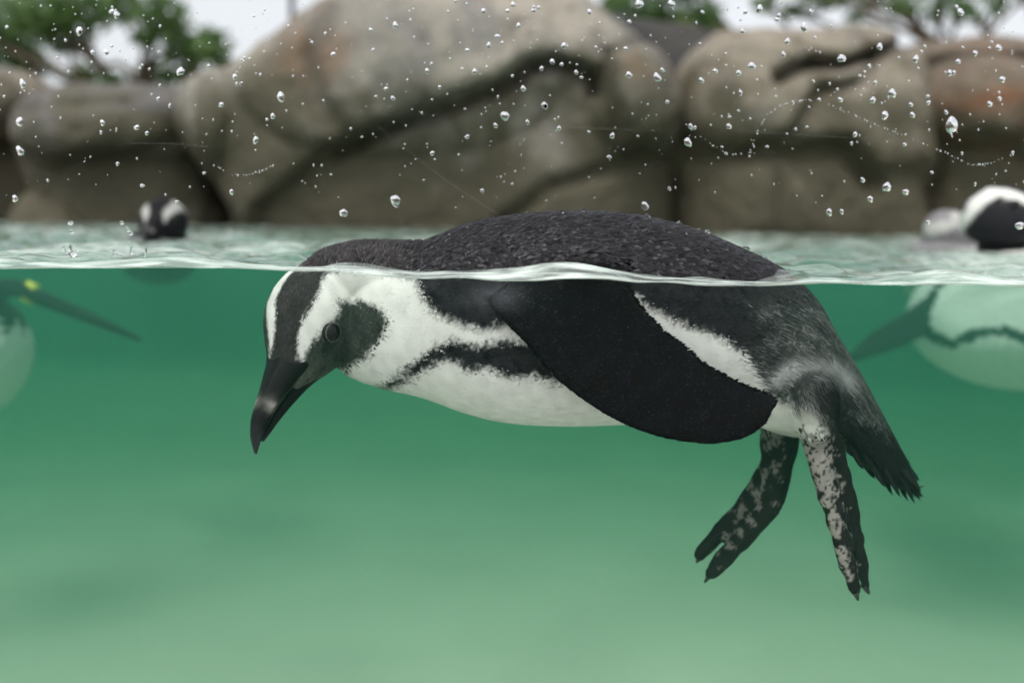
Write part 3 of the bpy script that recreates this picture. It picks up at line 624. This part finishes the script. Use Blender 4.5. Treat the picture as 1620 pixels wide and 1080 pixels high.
def main_penguin():
    YC = .795
    top = [(612, 392), (650, 386), (690, 373), (740, 353), (800, 341), (860, 335), (930, 333), (1010, 340), (1090, 359), (1170, 391), (1230, 421), (1278, 460), (1312, 515), (1347, 572), (1380, 630), (1412, 688), (1440, 740), (1450, 770)]
    bot = [(520, 560), (548, 591), (602, 612), (668, 627), (742, 653), (810, 667), (900, 671), (990, 668), (1070, 664), (1130, 662), (1180, 668), (1225, 682), (1268, 690), (1306, 692), (1328, 702), (1356, 726), (1400, 760), (1435, 776)]
    hw = [.030, .042, .052, .060, .067, .072, .075, .075, .073, .068, .061, .057, .047, .039, .031, .023, .015, .010]
    st = catmull([(*a, *b, w) for a, b, w in zip(top, bot, hw)], 90); rings = []
    th = np.linspace(0, 2 * math.pi, 72, endpoint=False)
    for s in st:
        a, b = P(s[0], s[1], YC), P(s[2], s[3], YC); c, h = (a + b) / 2, (a - b) / 2
        e = lambda q: np.sign(q) * np.abs(q) ** .92
        rings.append(c + e(np.cos(th))[:, None] * h + e(np.sin(th))[:, None] * np.array([0, -s[4], 0]))
    torso = np.array(rings)
    hr = head_rings(); hring = hx(MAIN_HEAD, hr.reshape(-1, 3)).reshape(hr.shape)
    # crown and nape rising out of the water behind the brow
    nape = [P(480, 452, .79), P(520, 437, .79), P(565, 434, .79), P(615, 436, .79), P(670, 440, .79)]
    npr = np.array([.012, .022, .027, .028, .030])
    nape_v, nape_f = tube(catmull(nape, 14), np.interp(np.linspace(0, 4, 14), range(5), npr), 28)
    # flipper between leading and trailing edge
    lead = [(770, 470), (792, 503), (832, 545), (882, 602), (955, 655), (1020, 685), (1080, 699), (1135, 702), (1180, 692), (1210, 671), (1224, 645)]
    trail = [(830, 425), (905, 428), (985, 447), (1010, 480), (1043, 515), (1083, 549), (1124, 579), (1165, 602), (1196, 615), (1217, 624), (1226, 634)]
    dep = [.730, .718, .709, .704, .701, .700, .699, .699, .699, .699, .699]
    thk = [.016, .013, .0105, .009, .008, .0072, .0065, .006, .0055, .0045, .003]
    fl = catmull([(*a, *b, d, t) for a, b, d, t in zip(lead, trail, dep, thk)], 70)
    def flip(mir, spread=0):
        rg = []
        for i, s in enumerate(fl):
            a, b = P(s[0], s[1], s[4]), P(s[2], s[3], s[4] + .004)
            c, h = (a + b) / 2, (b - a) / 2
            t2 = np.linspace(0, 2 * math.pi, 44, endpoint=False); cx, sx = np.cos(t2), np.sin(t2)
            prof = s[5] * .5 * (1 + .30 * -cx)
            r_ = c + cx[:, None] * h + (sx * prof)[:, None] * np.array([0, 1, 0])
            if mir: r_[:, 1] = 2 * YC - r_[:, 1] + i / 70 * .02; r_[:, 2] += i / 70 * .03
            rg.append(r_)
        return np.array(rg)
    f1, f2 = flip(False), flip(True); f2 = f2[:, ::-1]
    elbow = tube(catmull([P(886, 430, .722), P(905, 419, .720), P(940, 413, .720), P(975, 421, .721), P(992, 431, .723)], 12), np.interp(np.linspace(0, 1, 12), [0, .3, .6, 1], [.003, .006, .0066, .003]), 16, flat=.7)
    px_m = .79 / FPX
    def toe(pts, rad, Y):
        k = catmull([(*P(a, b, y), r) for (a, b), r, y in zip(pts, rad, Y)], 16); d = k[-1, :3] - k[-2, :3]; d /= np.linalg.norm(d); r_ = k[-1, 3] * px_m
        ex = [np.append(k[-1, :3] + d * r_ * q, k[-1, 3] * math.sqrt(1 - q * q)) for q in (.5, .8, .97)]
        knob = 1 + .07 * np.sin(np.linspace(0, 19, 19)); k = np.concatenate([k, ex]); return tube(k[:, :3], k[:, 3] * px_m * .92 * knob, 14, side=(0, 1, 0), flat=.85)
    def web(A, B, YA, YB, tk=.0022):
        ka = catmull([P(a, b, y) for (a, b), y in zip(A, YA)], 14)[:10]; kb = catmull([P(a, b, y) for (a, b), y in zip(B, YB)], 14)[:10]
        rg = []
        for a, b in zip(ka, kb):
            c, h = (a + b) / 2, (b - a) / 2; t2 = np.linspace(0, 2 * math.pi, 16, endpoint=False); t = h / (np.linalg.norm(h) + 1e-9)
            nn = np.array([-t[2], .9, t[0]]); nn -= t * (nn @ t); nn /= np.linalg.norm(nn)
            rg.append(c + np.cos(t2)[:, None] * h + np.sin(t2)[:, None] * nn * tk)
        return ring_mesh(np.array(rg))
    A1 = [(1286, 668), (1300, 735), (1318, 800), (1336, 872), (1353, 934)]; B1 = [(1300, 668), (1327, 735), (1345, 800), (1358, 865), (1369, 926)]; C1 = [(1296, 668), (1322, 735), (1338, 800), (1350, 850), (1361, 905)]
    n1 = [toe(A1, (27, 21, 18, 15, 9), [.763, .760, .756, .754, .752]), toe(B1, (24, 17, 13, 12, 8), [.768, .770, .772, .776, .778]), toe(C1, (20, 15, 13, 11, 7), [.775, .782, .790, .798, .803]),
          web(A1[1:], B1[1:], [.760, .757, .755, .754], [.770, .772, .776, .778]), web(B1[1:], C1[1:], [.770, .772, .776, .778], [.782, .790, .798, .803])]
    A2 = [(1232, 668), (1222, 725), (1198, 775), (1152, 828), (1108, 876)]; B2 = [(1240, 668), (1236, 735), (1218, 795), (1172, 852), (1125, 905)]; C2 = [(1236, 668), (1238, 725), (1225, 780), (1195, 830), (1160, 872)]
    n2 = [toe(A2, (30, 23, 19, 17, 11), [.818, .818, .816, .812, .810]), toe(B2, (30, 24, 22, 20, 12), [.816, .812, .806, .800, .797]), toe(C2, (26, 20, 17, 14, 8), [.826, .828, .830, .832, .834]),
          web(A2[1:], B2[1:], [.818, .816, .812, .810], [.812, .806, .800, .797]), web(A2[1:], C2[1:], [.818, .816, .812, .810], [.828, .830, .832, .834])]
    thigh = tube(catmull([P(1245, 560, .765), P(1275, 610, .755), P(1290, 650, .758), P(1294, 700, .763)], 14), np.interp(np.linspace(0, 1, 14), [0, .4, .8, 1], [.018, .024, .017, .011]), 22)
    thigh2 = tube(catmull([P(1225, 590, .815), P(1240, 640, .818), P(1236, 690, .818)], 10), np.linspace(.022, .014, 10), 18)
    groups = [[ring_mesh(torso), elbow], [ring_mesh(hring), (nape_v, nape_f)], [ring_mesh(f1)], n1, n2, [thigh, thigh2], [ring_mesh(f2)]]
    parts = [join(g) for g in groups]
    bk = -MAIN_HEAD['R'][:, 0]
    f1f = ring_flow(f1); tv = (P(1130, 560, .7) - P(1050, 690, .7)); tv /= np.linalg.norm(tv)
    ff = f1f * .75 + tv * .65
    flows = [np.concatenate([ring_flow(torso), np.tile([1., 0, 0], (len(elbow[0]), 1))]), np.tile(bk, (len(parts[1][0]), 1)), ff, np.tile([0, 0, -1.], (len(parts[3][0]), 1)), np.tile([0, 0, -1.], (len(parts[4][0]), 1)), np.tile([.45, 0, -.9], (len(parts[5][0]), 1)), ring_flow(f2)]
    me = remesh(parts, .0016, 2)
    pos = co_of(me); pid, flow = lookup(parts, flows, pos)
    pid = np.where(pid == 6, 2, pid)
    vn = np.empty(len(pos) * 3); me.vertices.foreach_get('normal', vn); ft = (pid == 3) | (pid == 4)
    pos = pos + vn.reshape(-1, 3) * (ft * (Noise(21)(pos, 45) * .0005 + Noise(22)(pos, 170) * .00013))[:, None]   # scaly, knobbly feet
    col, px = main_color(pos, pid, YC)
    base = np.array([P(950, 560, YC)[0], YC, -.14])
    root = thing('penguin', base, 'large black and white penguin floating at the glass with its face dipped under water', 'penguin', 'penguins in the pool')
    # plumage
    polys_v0 = np.array([p.vertices[0] for p in me.polygons])
    def dens(c):
        q = proj(c); d = np.ones(len(c)); d[pid[polys_v0] >= 3] = 0; d[pid[polys_v0] == 5] = 1.2
        d[(pid[polys_v0] == 1)] = 2.0; d[pid[polys_v0] == 2] = 1.5; d[c[:, 1] > YC + .045] *= .35
        return d
    n = 140000
    sp, sn, idx = surface_samples(me, n, dens, 3)
    vi = polys_v0[idx]; spid, sfl = pid[vi], flow[vi]
    sc, spx = main_color(sp, spid, YC)
    keep = ~((spid == 1) & (hinv(MAIN_HEAD, sp)[:, 0] > .027)); dE = hinv(MAIN_HEAD, sp); dE[:, 2] = np.abs(dE[:, 2]); keep &= ~((spid == 1) & (np.linalg.norm(dE - np.array([.0108, .0108, .0245]), axis=1) < .0075))
    keep &= ~((spid == 5) & (spx[:, 1] > 672 + rng.normal(0, 9, len(spx))))
    sp, sn, spid, sfl, sc, spx = sp[keep], sn[keep], spid[keep], sfl[keep], sc[keep], spx[keep]
    hind = sm(1120, 1230, spx[:, 0]) * sm(445, 500, spx[:, 1]); lum = sc.mean(1)
    L = np.where(spid == 1, .0042, np.where(spid == 2, .0042, .0052)); L = L + hind * (spid != 2) * .0060
    W = np.where(spid == 1, .0014, np.where(spid == 2, .0015, .0019)); W = W * (1 - .72 * hind * (spid != 2))
    r = np.random.default_rng(9); var = r.normal(1, np.where(lum < .2, .16, .025), len(sp))[:, None]
    above = (spx[:, 1] < 440) & (spid != 2) & (lum < .2); L = np.where(above, .0064, L); W = np.where(above & (spid == 0), .0029, W)
    tip = sc * np.where(above[:, None], 1.9, np.where(lum[:, None] < .2, 1.7, 1.02)); sc[above] *= .62; tip[above] *= .8
    silver = (r.random(len(sp)) < .34 * hind) & (lum < .3) & (lum > .026) & (spid != 2); sv_ = r.uniform(.3, 1.2, (silver.sum(), 1)); sc[silver] = sc[silver] * .6 + .095 * sv_; tip[silver] = tip[silver] * .6 + .18 * sv_
    lift = np.where(lum < .2, .11, .05); 
    fs = (spid == 2) & (r.random(len(sp)) < .06); sc[fs] += .006; tip[fs] += .014
    rgh = np.where(above, .30, np.where(spid == 2, .13, np.where(lum < .2, .16, .03))); sets = []
    for q, (sel, mt_) in enumerate(((above, 'back'), (spid == 2, 'black'), (~above & (spid != 2), 'feather'))):
        sets.append((feathers((sp - base)[sel], sn[sel], sfl[sel], L[sel], W[sel], np.clip((sc * var)[sel], 0, .85), np.clip((tip * var)[sel], 0, .85), lift=(.085 if q == 0 else .05), seed=5 + q, rough=rgh[sel]), mt_))
    pos_l = pos - base; me.vertices.foreach_set('co', pos_l.ravel()); me.update(); set_col(me, col); me.name = 'body'
    link('body', me, MATS['skin'], root)
    for fm, mt_ in sets: link('plumage', fm, MATS[mt_], root, kind='stuff')
    bill(MAIN_HEAD, root, base, MATS['bill']); eyes(MAIN_HEAD, root, base, MATS)
    for c, d in ((P(1354, 938, .752), (3, 11)), (P(1370, 930, .778), (5, 9)), (P(1107, 880, .810), (-6, 10)), (P(1122, 909, .797), (-8, 12)), (P(1358, 908, .803), (3, 9))):
        e = c + (RV * d[0] - UV * d[1]) * px_m; k = catmull([c - (e - c) * .6, c, c * .4 + e * .6 + [0, -.001, 0], e], 8)
        v, f = tube(k, np.linspace(.0034, .0007, 8), 8); link('claw', mesh_from('claw', v - base, f), MATS['claw'], root)
    # stiff tail feathers
    ends = [((1330, 690), (1350, 722)), ((1345, 700), (1366, 742)), ((1352, 705), (1384, 757)), ((1360, 700), (1400, 770)), ((1370, 695), (1412, 783)), ((1378, 690), (1424, 786)), ((1386, 685), (1436, 792)), ((1392, 680), (1447, 796)), ((1396, 700), (1455, 790)), ((1398, 705), (1457, 776)), ((1392, 695), (1455, 760))]
    for k, (a, b) in enumerate(ends):
        y = YC + (-.013 if k % 2 else .006) + random.uniform(-.006, .006); pa, pb = P(*a, y), P(*b, y - .004)
        d = pb - pa; L_ = np.linalg.norm(d); d /= L_; s = np.cross(d, [0, 1, 0]); s /= np.linalg.norm(s); s = s * .85 + np.array([0, .45, 0])
        V = []; Fc = []
        ts = [0, .25, .5, .75, .9, 1]; ws = [.0036, .0042, .004, .0032, .002, .0002]
        for t, w in zip(ts, ws):
            c = pa + d * L_ * t; V += [c - s * w, c + np.array([0, -.0009, 0]), c + s * w, c + np.array([0, .0009, 0])]
        for i in range(5):
            for j in range(4): Fc.append((i * 4 + j, i * 4 + (j + 1) % 4, i * 4 + 4 + (j + 1) % 4, i * 4 + 4 + j))
        mt = mesh_from('tail_feather', np.array(V) - base, Fc); set_col(mt, np.tile([.009, .009, .0095], (len(V), 1)) * (1 + .5 * rng.random((len(V), 1)))); link('tail_feather', mt, MATS['feather'], root)
    # beads of water on the back
    V = []
    for _ in range(46):
        i = rng.integers(len(sp)); t = 0
        while not (spx[i, 1] < 425 and spx[i, 0] > 660 and sn[i, 1] < .3): i = rng.integers(len(sp))
        V.append(sphere(sp[i] - base + sn[i] * .0008, rng.uniform(.0006, .0015), 8, 10))
    for a in ((922, 333), (1073, 353), (1022, 342), (1118, 366), (1180, 394)):
        V.append(sphere(P(a[0], a[1], YC) - base + [0, -.004, 0], .0021, 10, 14))
    v, f = join(V); link('water_beads', mesh_from('water_beads', v, f), M_DROP, root, kind='stuff')
M_DROP, n, l = nodes('water_drop'); g_ = n.new('ShaderNodeBsdfGlass'); o_ = n.new('ShaderNodeOutputMaterial'); g_.inputs['IOR'].default_value = 1.333; g_.inputs['Roughness'].default_value = 0; l.new(g_.outputs[0], o_.inputs[0])
main_penguin()

def small_penguin(label, fr, torso, base, neck=(), flippers=(), dark_lines=(), dorsal=-.05, grey=False, band=None, dim=1.0):
    """torso / neck / flippers: lists of (centre xyz, half width, half height) along a path, up = z"""
    base = np.array(base, float)
    root = thing('penguin', base, label, 'penguin', 'penguins in the pool')
    def loft(path, m=30, seg=36, upv=(0, 0, 1.0)):
        k = catmull([(*c, w, h) for c, w, h in path], m); rg = []
        tn = np.gradient(k[:, :3], axis=0); th = np.linspace(0, 2 * math.pi, seg, endpoint=False)
        for q, t in zip(k, tn):
            t = t / np.linalg.norm(t); u = np.array(upv) - t * (np.array(upv) @ t)
            if np.linalg.norm(u) < .2: u = np.array([0, 1., 0]) - t * t[1]
            u /= np.linalg.norm(u); s = np.cross(t, u)
            rg.append(q[:3] + np.cos(th)[:, None] * s * max(q[3], .002) + np.sin(th)[:, None] * u * max(q[4], .002))
        return np.array(rg)
    hr = head_rings(); rs = [hx(fr, hr.reshape(-1, 3)).reshape(hr.shape), loft(torso)]
    if neck: rs.append(loft(neck))
    for fl in flippers: rs.append(loft(fl))
    parts = [ring_mesh(x) for x in rs]; ids = [1, 0] + ([0] if neck else []) + [2] * len(flippers)
    me = remesh(parts, .0032, 3); pos = co_of(me); pid, flow = lookup(parts, [ring_flow(x) for x in rs], pos); pid = np.array(ids)[pid]
    col = np.tile(WHITE, (len(pos), 1)); jit = nzA(pos, 90) * 2
    hl = hinv(fr, pos); hl[:, 2] = np.abs(hl[:, 2]); mpx = proj(hx(MAIN_HEAD, hl)); ck, cr = head_mark(mpx, jit)
    hd = (pid == 1) | ((hl[:, 0] ** 2 + hl[:, 1] ** 2 + hl[:, 2] ** 2) < .05 ** 2)
    cr = np.maximum(cr, sm(-.030, -.038, hl[:, 0]) * sm(-.004, .006, hl[:, 1])); k = np.maximum(ck, cr)[:, None]
    hc = WHITE * (1 - k) + (np.array([.30, .29, .30]) if grey else np.array([.022, .022, .025])) * k
    col[hd] = hc[hd]
    body = ~hd & (pid == 0)
    nr = np.empty(len(pos) * 3); me.vertices.foreach_get('normal', nr); nr = nr.reshape(-1, 3)
    if callable(dorsal): db = dorsal(pos, nr)
    else: db = sm(-.12, .12, nr[:, 2] - dorsal + jit * .02)
    px = proj(pos)
    for line, wd in dark_lines:
        d, u = pline(px, line); db = np.maximum(db, sm(3, -3, d - wd + jit) * (nr[:, 1] < .2))
    bc = (np.array([.25, .25, .26]) if grey else DARK)
    col[body] = (WHITE * (1 - db[:, None]) + bc * db[:, None])[body]
    col[pid == 2] = np.array([.02, .021, .023])
    if grey: col *= .62
    col *= dim
    me.vertices.foreach_set('co', (pos - base).ravel()); me.update(); set_col(me, np.clip(col * (1 + .08 * nzB(pos, 120))[:, None], 0, .85)); me.name = 'body'
    link('body', me, MATS['skin'], root); bill(fr, root, base, MATS['bill']); eyes(fr, root, base, MATS)
    if band:
        c, r_, ax = band; th = np.linspace(0, 2 * math.pi, 24, endpoint=False); ax = np.array(ax, float); ax /= np.linalg.norm(ax)
        s = np.cross(ax, [0, 1, 0]); s /= np.linalg.norm(s); u = np.cross(ax, s); rg = [np.array(c) + ax * o * .009 + (np.cos(th)[:, None] * s + np.sin(th)[:, None] * u * .6) * r_ for o in (-1, -.9, .9, 1)]
        rg[0] = (rg[0] - rg[0].mean(0)) * .9 + rg[0].mean(0); rg[-1] = (rg[-1] - rg[-1].mean(0)) * .9 + rg[-1].mean(0)
        v, f = ring_mesh(np.array(rg)); link('flipper_band', mesh_from('flipper_band', v - base, f), plain('yellow_plastic', (.62, .60, .05), .4, .5, vary=.1), root)
    return root
def pose(fwd, up):
    """head columns in (right, up, to camera) from forward and up; side = the flank that the bird's left points to"""
    f_ = np.array(fwd, float); f_ /= np.linalg.norm(f_); u = np.array(up, float); u -= f_ * (u @ f_); u /= np.linalg.norm(u)
    return np.stack([f_, u, np.cross(u, f_)], 1)
# bird at the right edge, upright neck, chest under water towards the glass
fr = head_frame(pose((.74, -.14, .62), (.1, 1, .12)), 1594, 344, 1.60, 1.62)
small_penguin('alert penguin with white brow and raised black face, pale belly under water', fr,
              [(P(1610, 500, 1.48), .03, .03), (P(1612, 505, 1.50), .12, .07), (P(1612, 505, 1.58), .168, .112), (P(1612, 505, 1.75), .165, .105), (P(1612, 455, 2.0), .10, .07), (P(1612, 440, 2.2), .02, .02)], (P(1600, 400, 1.62)[0], 1.62, 0),
              neck=[(P(1594, 350, 1.61), .03, .03), (P(1590, 380, 1.625), .040, .040), (P(1590, 408, 1.64), .046, .046), (P(1595, 450, 1.65), .08, .08), (P(1600, 480, 1.66), .08, .08)],
              flippers=[[(P(1520, 440, 1.60), .018, .03), (P(1490, 482, 1.58), .010, .030), (P(1440, 516, 1.56), .007, .026), (P(1385, 544, 1.55), .006, .019), (P(1346, 568, 1.55), .004, .008)]],
              dark_lines=[([(1440, 505), (1470, 530), (1505, 545), (1545, 527), (1590, 524), (1650, 545)], 8)],
              dorsal=lambda p, nr: sm(.0, .12, p[:, 1] - 1.72) * sm(-.3, .2, nr[:, 2]) + sm(.005, .02, p[:, 2]) * sm(.15, -.15, nr[:, 0] + .35 * nr[:, 1] + .5) * 0 + sm(-.10, .10, nr[:, 1] - .1) * sm(0, .01, p[:, 2]))
# paler bird half hidden behind it
fr = head_frame(pose((.75, -.35, -.45), (.2, 1, -.2)), 1505, 372, 1.86, 1.35)
small_penguin('pale grey young penguin with white stripe beside the alert one', fr,
              [(P(1470, 420, 1.80), .02, .02), (P(1485, 425, 1.85), .07, .06), (P(1510, 430, 1.98), .10, .08), (P(1530, 425, 2.2), .08, .06), (P(1540, 420, 2.35), .02, .02)], (P(1500, 395, 1.9)[0], 1.9, 0),
              neck=[(P(1500, 375, 1.87), .03, .03), (P(1492, 400, 1.87), .042, .04), (P(1495, 430, 1.88), .05, .05)], grey=True, dorsal=-.1)
# bird far left, only its head above the water
fr = head_frame(pose((.05, -.28, .95), (0, 1, .25)), 257, 354, 1.62, 1.30)
small_penguin('distant penguin facing the glass with only its dark head above water', fr,
              [(P(257, 398, 1.66), .03, .03), (P(256, 402, 1.75), .055, .045), (P(252, 404, 1.9), .075, .055), (P(250, 402, 2.1), .06, .045), (P(250, 398, 2.25), .02, .02)], (P(257, 378, 1.7)[0], 1.7, 0),
              neck=[(P(257, 360, 1.64), .03, .03), (P(257, 385, 1.67), .038, .038), (P(256, 402, 1.74), .045, .045)], dorsal=-2, dim=.55)
# bird cut by the left edge under water, banded flipper stretched out
fr = head_frame(pose((-.9, -.2, .2), (0, 1, 0)), -190, 360, 1.55, 1.35)
small_penguin('pale bellied penguin under water stretching a thin flipper with a yellow band', fr,
              [(P(-150, 460, 1.5), .03, .03), (P(-120, 510, 1.5), .11, .10), (P(-85, 545, 1.52), .125, .10), (P(-60, 600, 1.6), .09, .07), (P(-50, 640, 1.7), .02, .02)], (P(-100, 430, 1.55)[0], 1.55, 0),
              neck=[(P(-185, 365, 1.55), .03, .03), (P(-180, 420, 1.55), .045, .045), (P(-150, 480, 1.52), .06, .06)],
              flippers=[[(P(-40, 470, 1.47), .02, .02), (P(20, 455, 1.46), .012, .014), (P(60, 470, 1.45), .008, .012), (P(140, 502, 1.44), .006, .009), (P(224, 538, 1.43), .003, .004)]], dorsal=.35,
              band=(P(48, 463, 1.455), .016, P(80, 478, 1.45) - P(30, 458, 1.46)))

# ------------------------------------------------------------------ viewing window, scratches and drops
win = thing('viewing_window', (0, G - .02, -DEPTH), 'large clear acrylic window splashed with drops along the pool', 'window')
m_pane, n, l = nodes('clear_acrylic'); t_ = n.new('ShaderNodeBsdfTransparent'); o_ = n.new('ShaderNodeOutputMaterial'); l.new(t_.outputs[0], o_.inputs[0])
v, f = box_faces(-POOL_X, POOL_X, 0, .0188, 0, DEPTH + .9); link('pane', mesh_from('pane', v, f, False), m_pane, win)
m_scr, n, l = nodes('fine_scratch'); t_ = n.new('ShaderNodeBsdfTransparent'); d_ = n.new('ShaderNodeBsdfDiffuse'); d_.inputs[0].default_value = (.7, .7, .68, 1); mx = n.new('ShaderNodeMixShader'); mx.inputs[0].default_value = .08
o_ = n.new('ShaderNodeOutputMaterial'); l.new(t_.outputs[0], mx.inputs[1]); l.new(d_.outputs[0], mx.inputs[2]); l.new(mx.outputs[0], o_.inputs[0])
for ln in ([(598, 200), (660, 250), (720, 295), (790, 340)], [(1160, 205), (1250, 212), (1420, 222)], [(330, 232), (280, 228), (200, 226)], [(285, 50), (310, 62), (338, 80)], [(880, 200), (940, 203), (1010, 206)]):
    k = catmull([P(a, b, G - .0225) for a, b in ln], 20) - np.array(win.location)
    v, f = tube(k, np.full(20, .00010), 5); link('scratch', mesh_from('scratch', v, f), m_scr, win)
def drop_mesh(seed, tail=0.0):
    """plano-convex bead, flat against the pane, unit radius, bulging towards +y"""
    r = np.random.default_rng(seed); th = np.linspace(0, 2 * math.pi, 22, endpoint=False); ph = r.uniform(0, 6, 3)
    rim = 1 + .10 * np.sin(2 * th + ph[0]) + .07 * np.sin(3 * th + ph[1]) + .04 * np.sin(5 * th + ph[2]); rings = []
    for k in np.linspace(0, 1, 8):
        q = math.cos(k * math.pi / 2 * .97); x = np.cos(th) * rim * q; z = np.sin(th) * rim * q
        z = np.where(z > 0, z * (1 + tail), z)
        rings.append(np.stack([x, np.full(22, .46 * math.sin(k * math.pi / 2 * .97)), z - .12 * math.sin(k * math.pi / 2)], -1))
    v, f = ring_mesh(np.array(rings)); return v, f
BIG = [(185, 24, 8), (126, 51, 7), (169, 84, 5), (286, 114, 8), (37, 134, 7), (32, 193, 8), (33, 240, 8), (445, 155, 8), (351, 166, 5), (372, 122, 5), (405, 223, 6), (25, 315, 6), (217, 202, 5), (233, 211, 4), (163, 195, 5), (367, 304, 5), (432, 185, 4.5),
       (626, 318, 11), (544, 337, 8), (799, 184, 9), (861, 167, 6), (1020, 326, 8), (995, 119, 6), (1040, 124, 7), (893, 73, 6), (1011, 7, 8), (1062, 7, 7), (784, 199, 5), (684, 243, 4.5), (739, 217, 4.5), (884, 204, 4.5), (676, 113, 4.5), (751, 114, 5), (622, 156, 4.5), (611, 141, 4), (812, 8, 5), (844, 17, 5), (773, 73, 4.5), (587, 48, 4), (626, 41, 5), (828, 141, 5), (968, 216, 5),
       (1505, 198, 14), (1399, 183, 8), (1331, 93, 8), (1448, 94, 7), (1272, 44, 8), (1411, 148, 8), (1189, 105, 7), (1391, 75, 6), (1088, 226, 8), (1201, 15, 7), (1519, 20, 7), (1245, 66, 6), (1402, 297, 8), (1311, 336, 7), (1331, 335, 5), (1364, 285, 5), (1432, 304, 6), (1376, 315, 6), (1612, 357, 8), (1585, 126, 6), (1579, 76, 6), (1542, 85, 5), (1380, 159, 6), (1502, 116, 6), (1468, 163, 4.5), (1565, 165, 5.5), (1443, 183, 5), (1496, 178, 4.5), (1515, 98, 5), (1467, 352, 5), (1168, 116, 5), (1109, 128, 5), (1092, 200, 5), (1131, 113, 5)]
pr = G / FPX
for i, (a, b, r) in enumerate(BIG):
    v, f = drop_mesh(i, random.choice([0, 0, 0, .15, .4])); s = r * pr * .80; c = P(a, b, G); ang = random.uniform(-.5, .5)
    v = v * s; x, z = v[:, 0].copy() * random.uniform(.8, 1.05), v[:, 2].copy(); v[:, 0] = x * math.cos(ang) - z * math.sin(ang); v[:, 2] = x * math.sin(ang) + z * math.cos(ang)
    o = link('water_drop', mesh_from('water_drop', v, f), M_DROP); o.location = c + [0, -.0008, 0]
    bx_ = 'trees' if (b < 45 and (a < 420 or a > 1150)) or (a < 330 and b < 140) else 'low grey boulder' if a < 300 else 'huge beige boulder' if a < 1079 else 'tan boulder' if a < 1410 else 'rust stained boulder'
    sz_ = 'largest' if r > 12 else 'plump' if r >= 7.5 else 'medium' if r >= 5.5 else 'small'
    o['label'] = f'{sz_} clear bead of water on the window in front of the {bx_}'; o['category'] = 'drop'; o['group'] = 'beads of water on the window'
small = []
def add_small(a, b, r):
    v, f = drop_mesh(rng.integers(1000)); s = r * pr; small.append((v * s * [rng.uniform(.7, 1.2), 1, rng.uniform(.8, 1.3)] + P(a, b, G) + [0, -.0008, 0], f))
for _ in range(900):
    a = rng.uniform(-60, 1680); b = 350 * rng.beta(1.0, 1.55) - 20
    if b > 345: continue
    add_small(a, b, min(3.6, rng.lognormal(.15, .55)))
for ln, n_ in (([(1185, 243), (1200, 205), (1215, 182), (1250, 163), (1290, 160), (1340, 178), (1390, 200), (1430, 215), (1490, 240), (1530, 258), (1560, 260), (1600, 245)], 95), ([(1085, 197), (1120, 225), (1150, 243), (1175, 245)], 18), ([(340, 262), (375, 277), (410, 272), (432, 262)], 26)):
    k = catmull([(*q, 0) for q in ln], n_)
    for q in k:
        if rng.random() < .8: add_small(q[0] + rng.normal(0, .8), q[1] + rng.normal(0, .8), rng.uniform(.6, 1.5))
v, f = join(small); link('fine_droplets', mesh_from('fine_droplets', v, f), M_DROP, kind='stuff', label='fine spray of tiny droplets over the window')
# small splash where a drop has hit the water near the window
sp_b = P(170, 398, .735)
spl = thing('splash', sp_b, 'small clear splash crown rising from the water below the grey boulder', 'splash')
r1 = np.random.default_rng(4)
for q in range(5):
    a = r1.uniform(0, 6.28); o_ = np.array([math.cos(a) * .030, math.sin(a) * .012, -.002]); h_ = r1.uniform(.003, .008); ln_ = np.array([math.cos(a) * .4, 0, 1.0])
    k = catmull([o_, o_ + ln_ * h_ * .5 + r1.normal(0, .0006, 3), o_ + ln_ * h_], 10)
    v, f = tube(k, np.array([.0028, .0018, .0011, .0008, .0006, .0006, .0008, .0011, .0010, .0003]) * r1.uniform(.7, 1.2), 10); link('jet', mesh_from('jet', v, f), M_DROP, spl)
for q in range(7):
    a = r1.uniform(0, 6.28); v, f = sphere(np.array([math.cos(a) * .026, math.sin(a) * .015, r1.uniform(.010, .026)]), r1.uniform(.0008, .0018), 8, 12); link('droplet', mesh_from('droplet', v, f), M_DROP, spl)
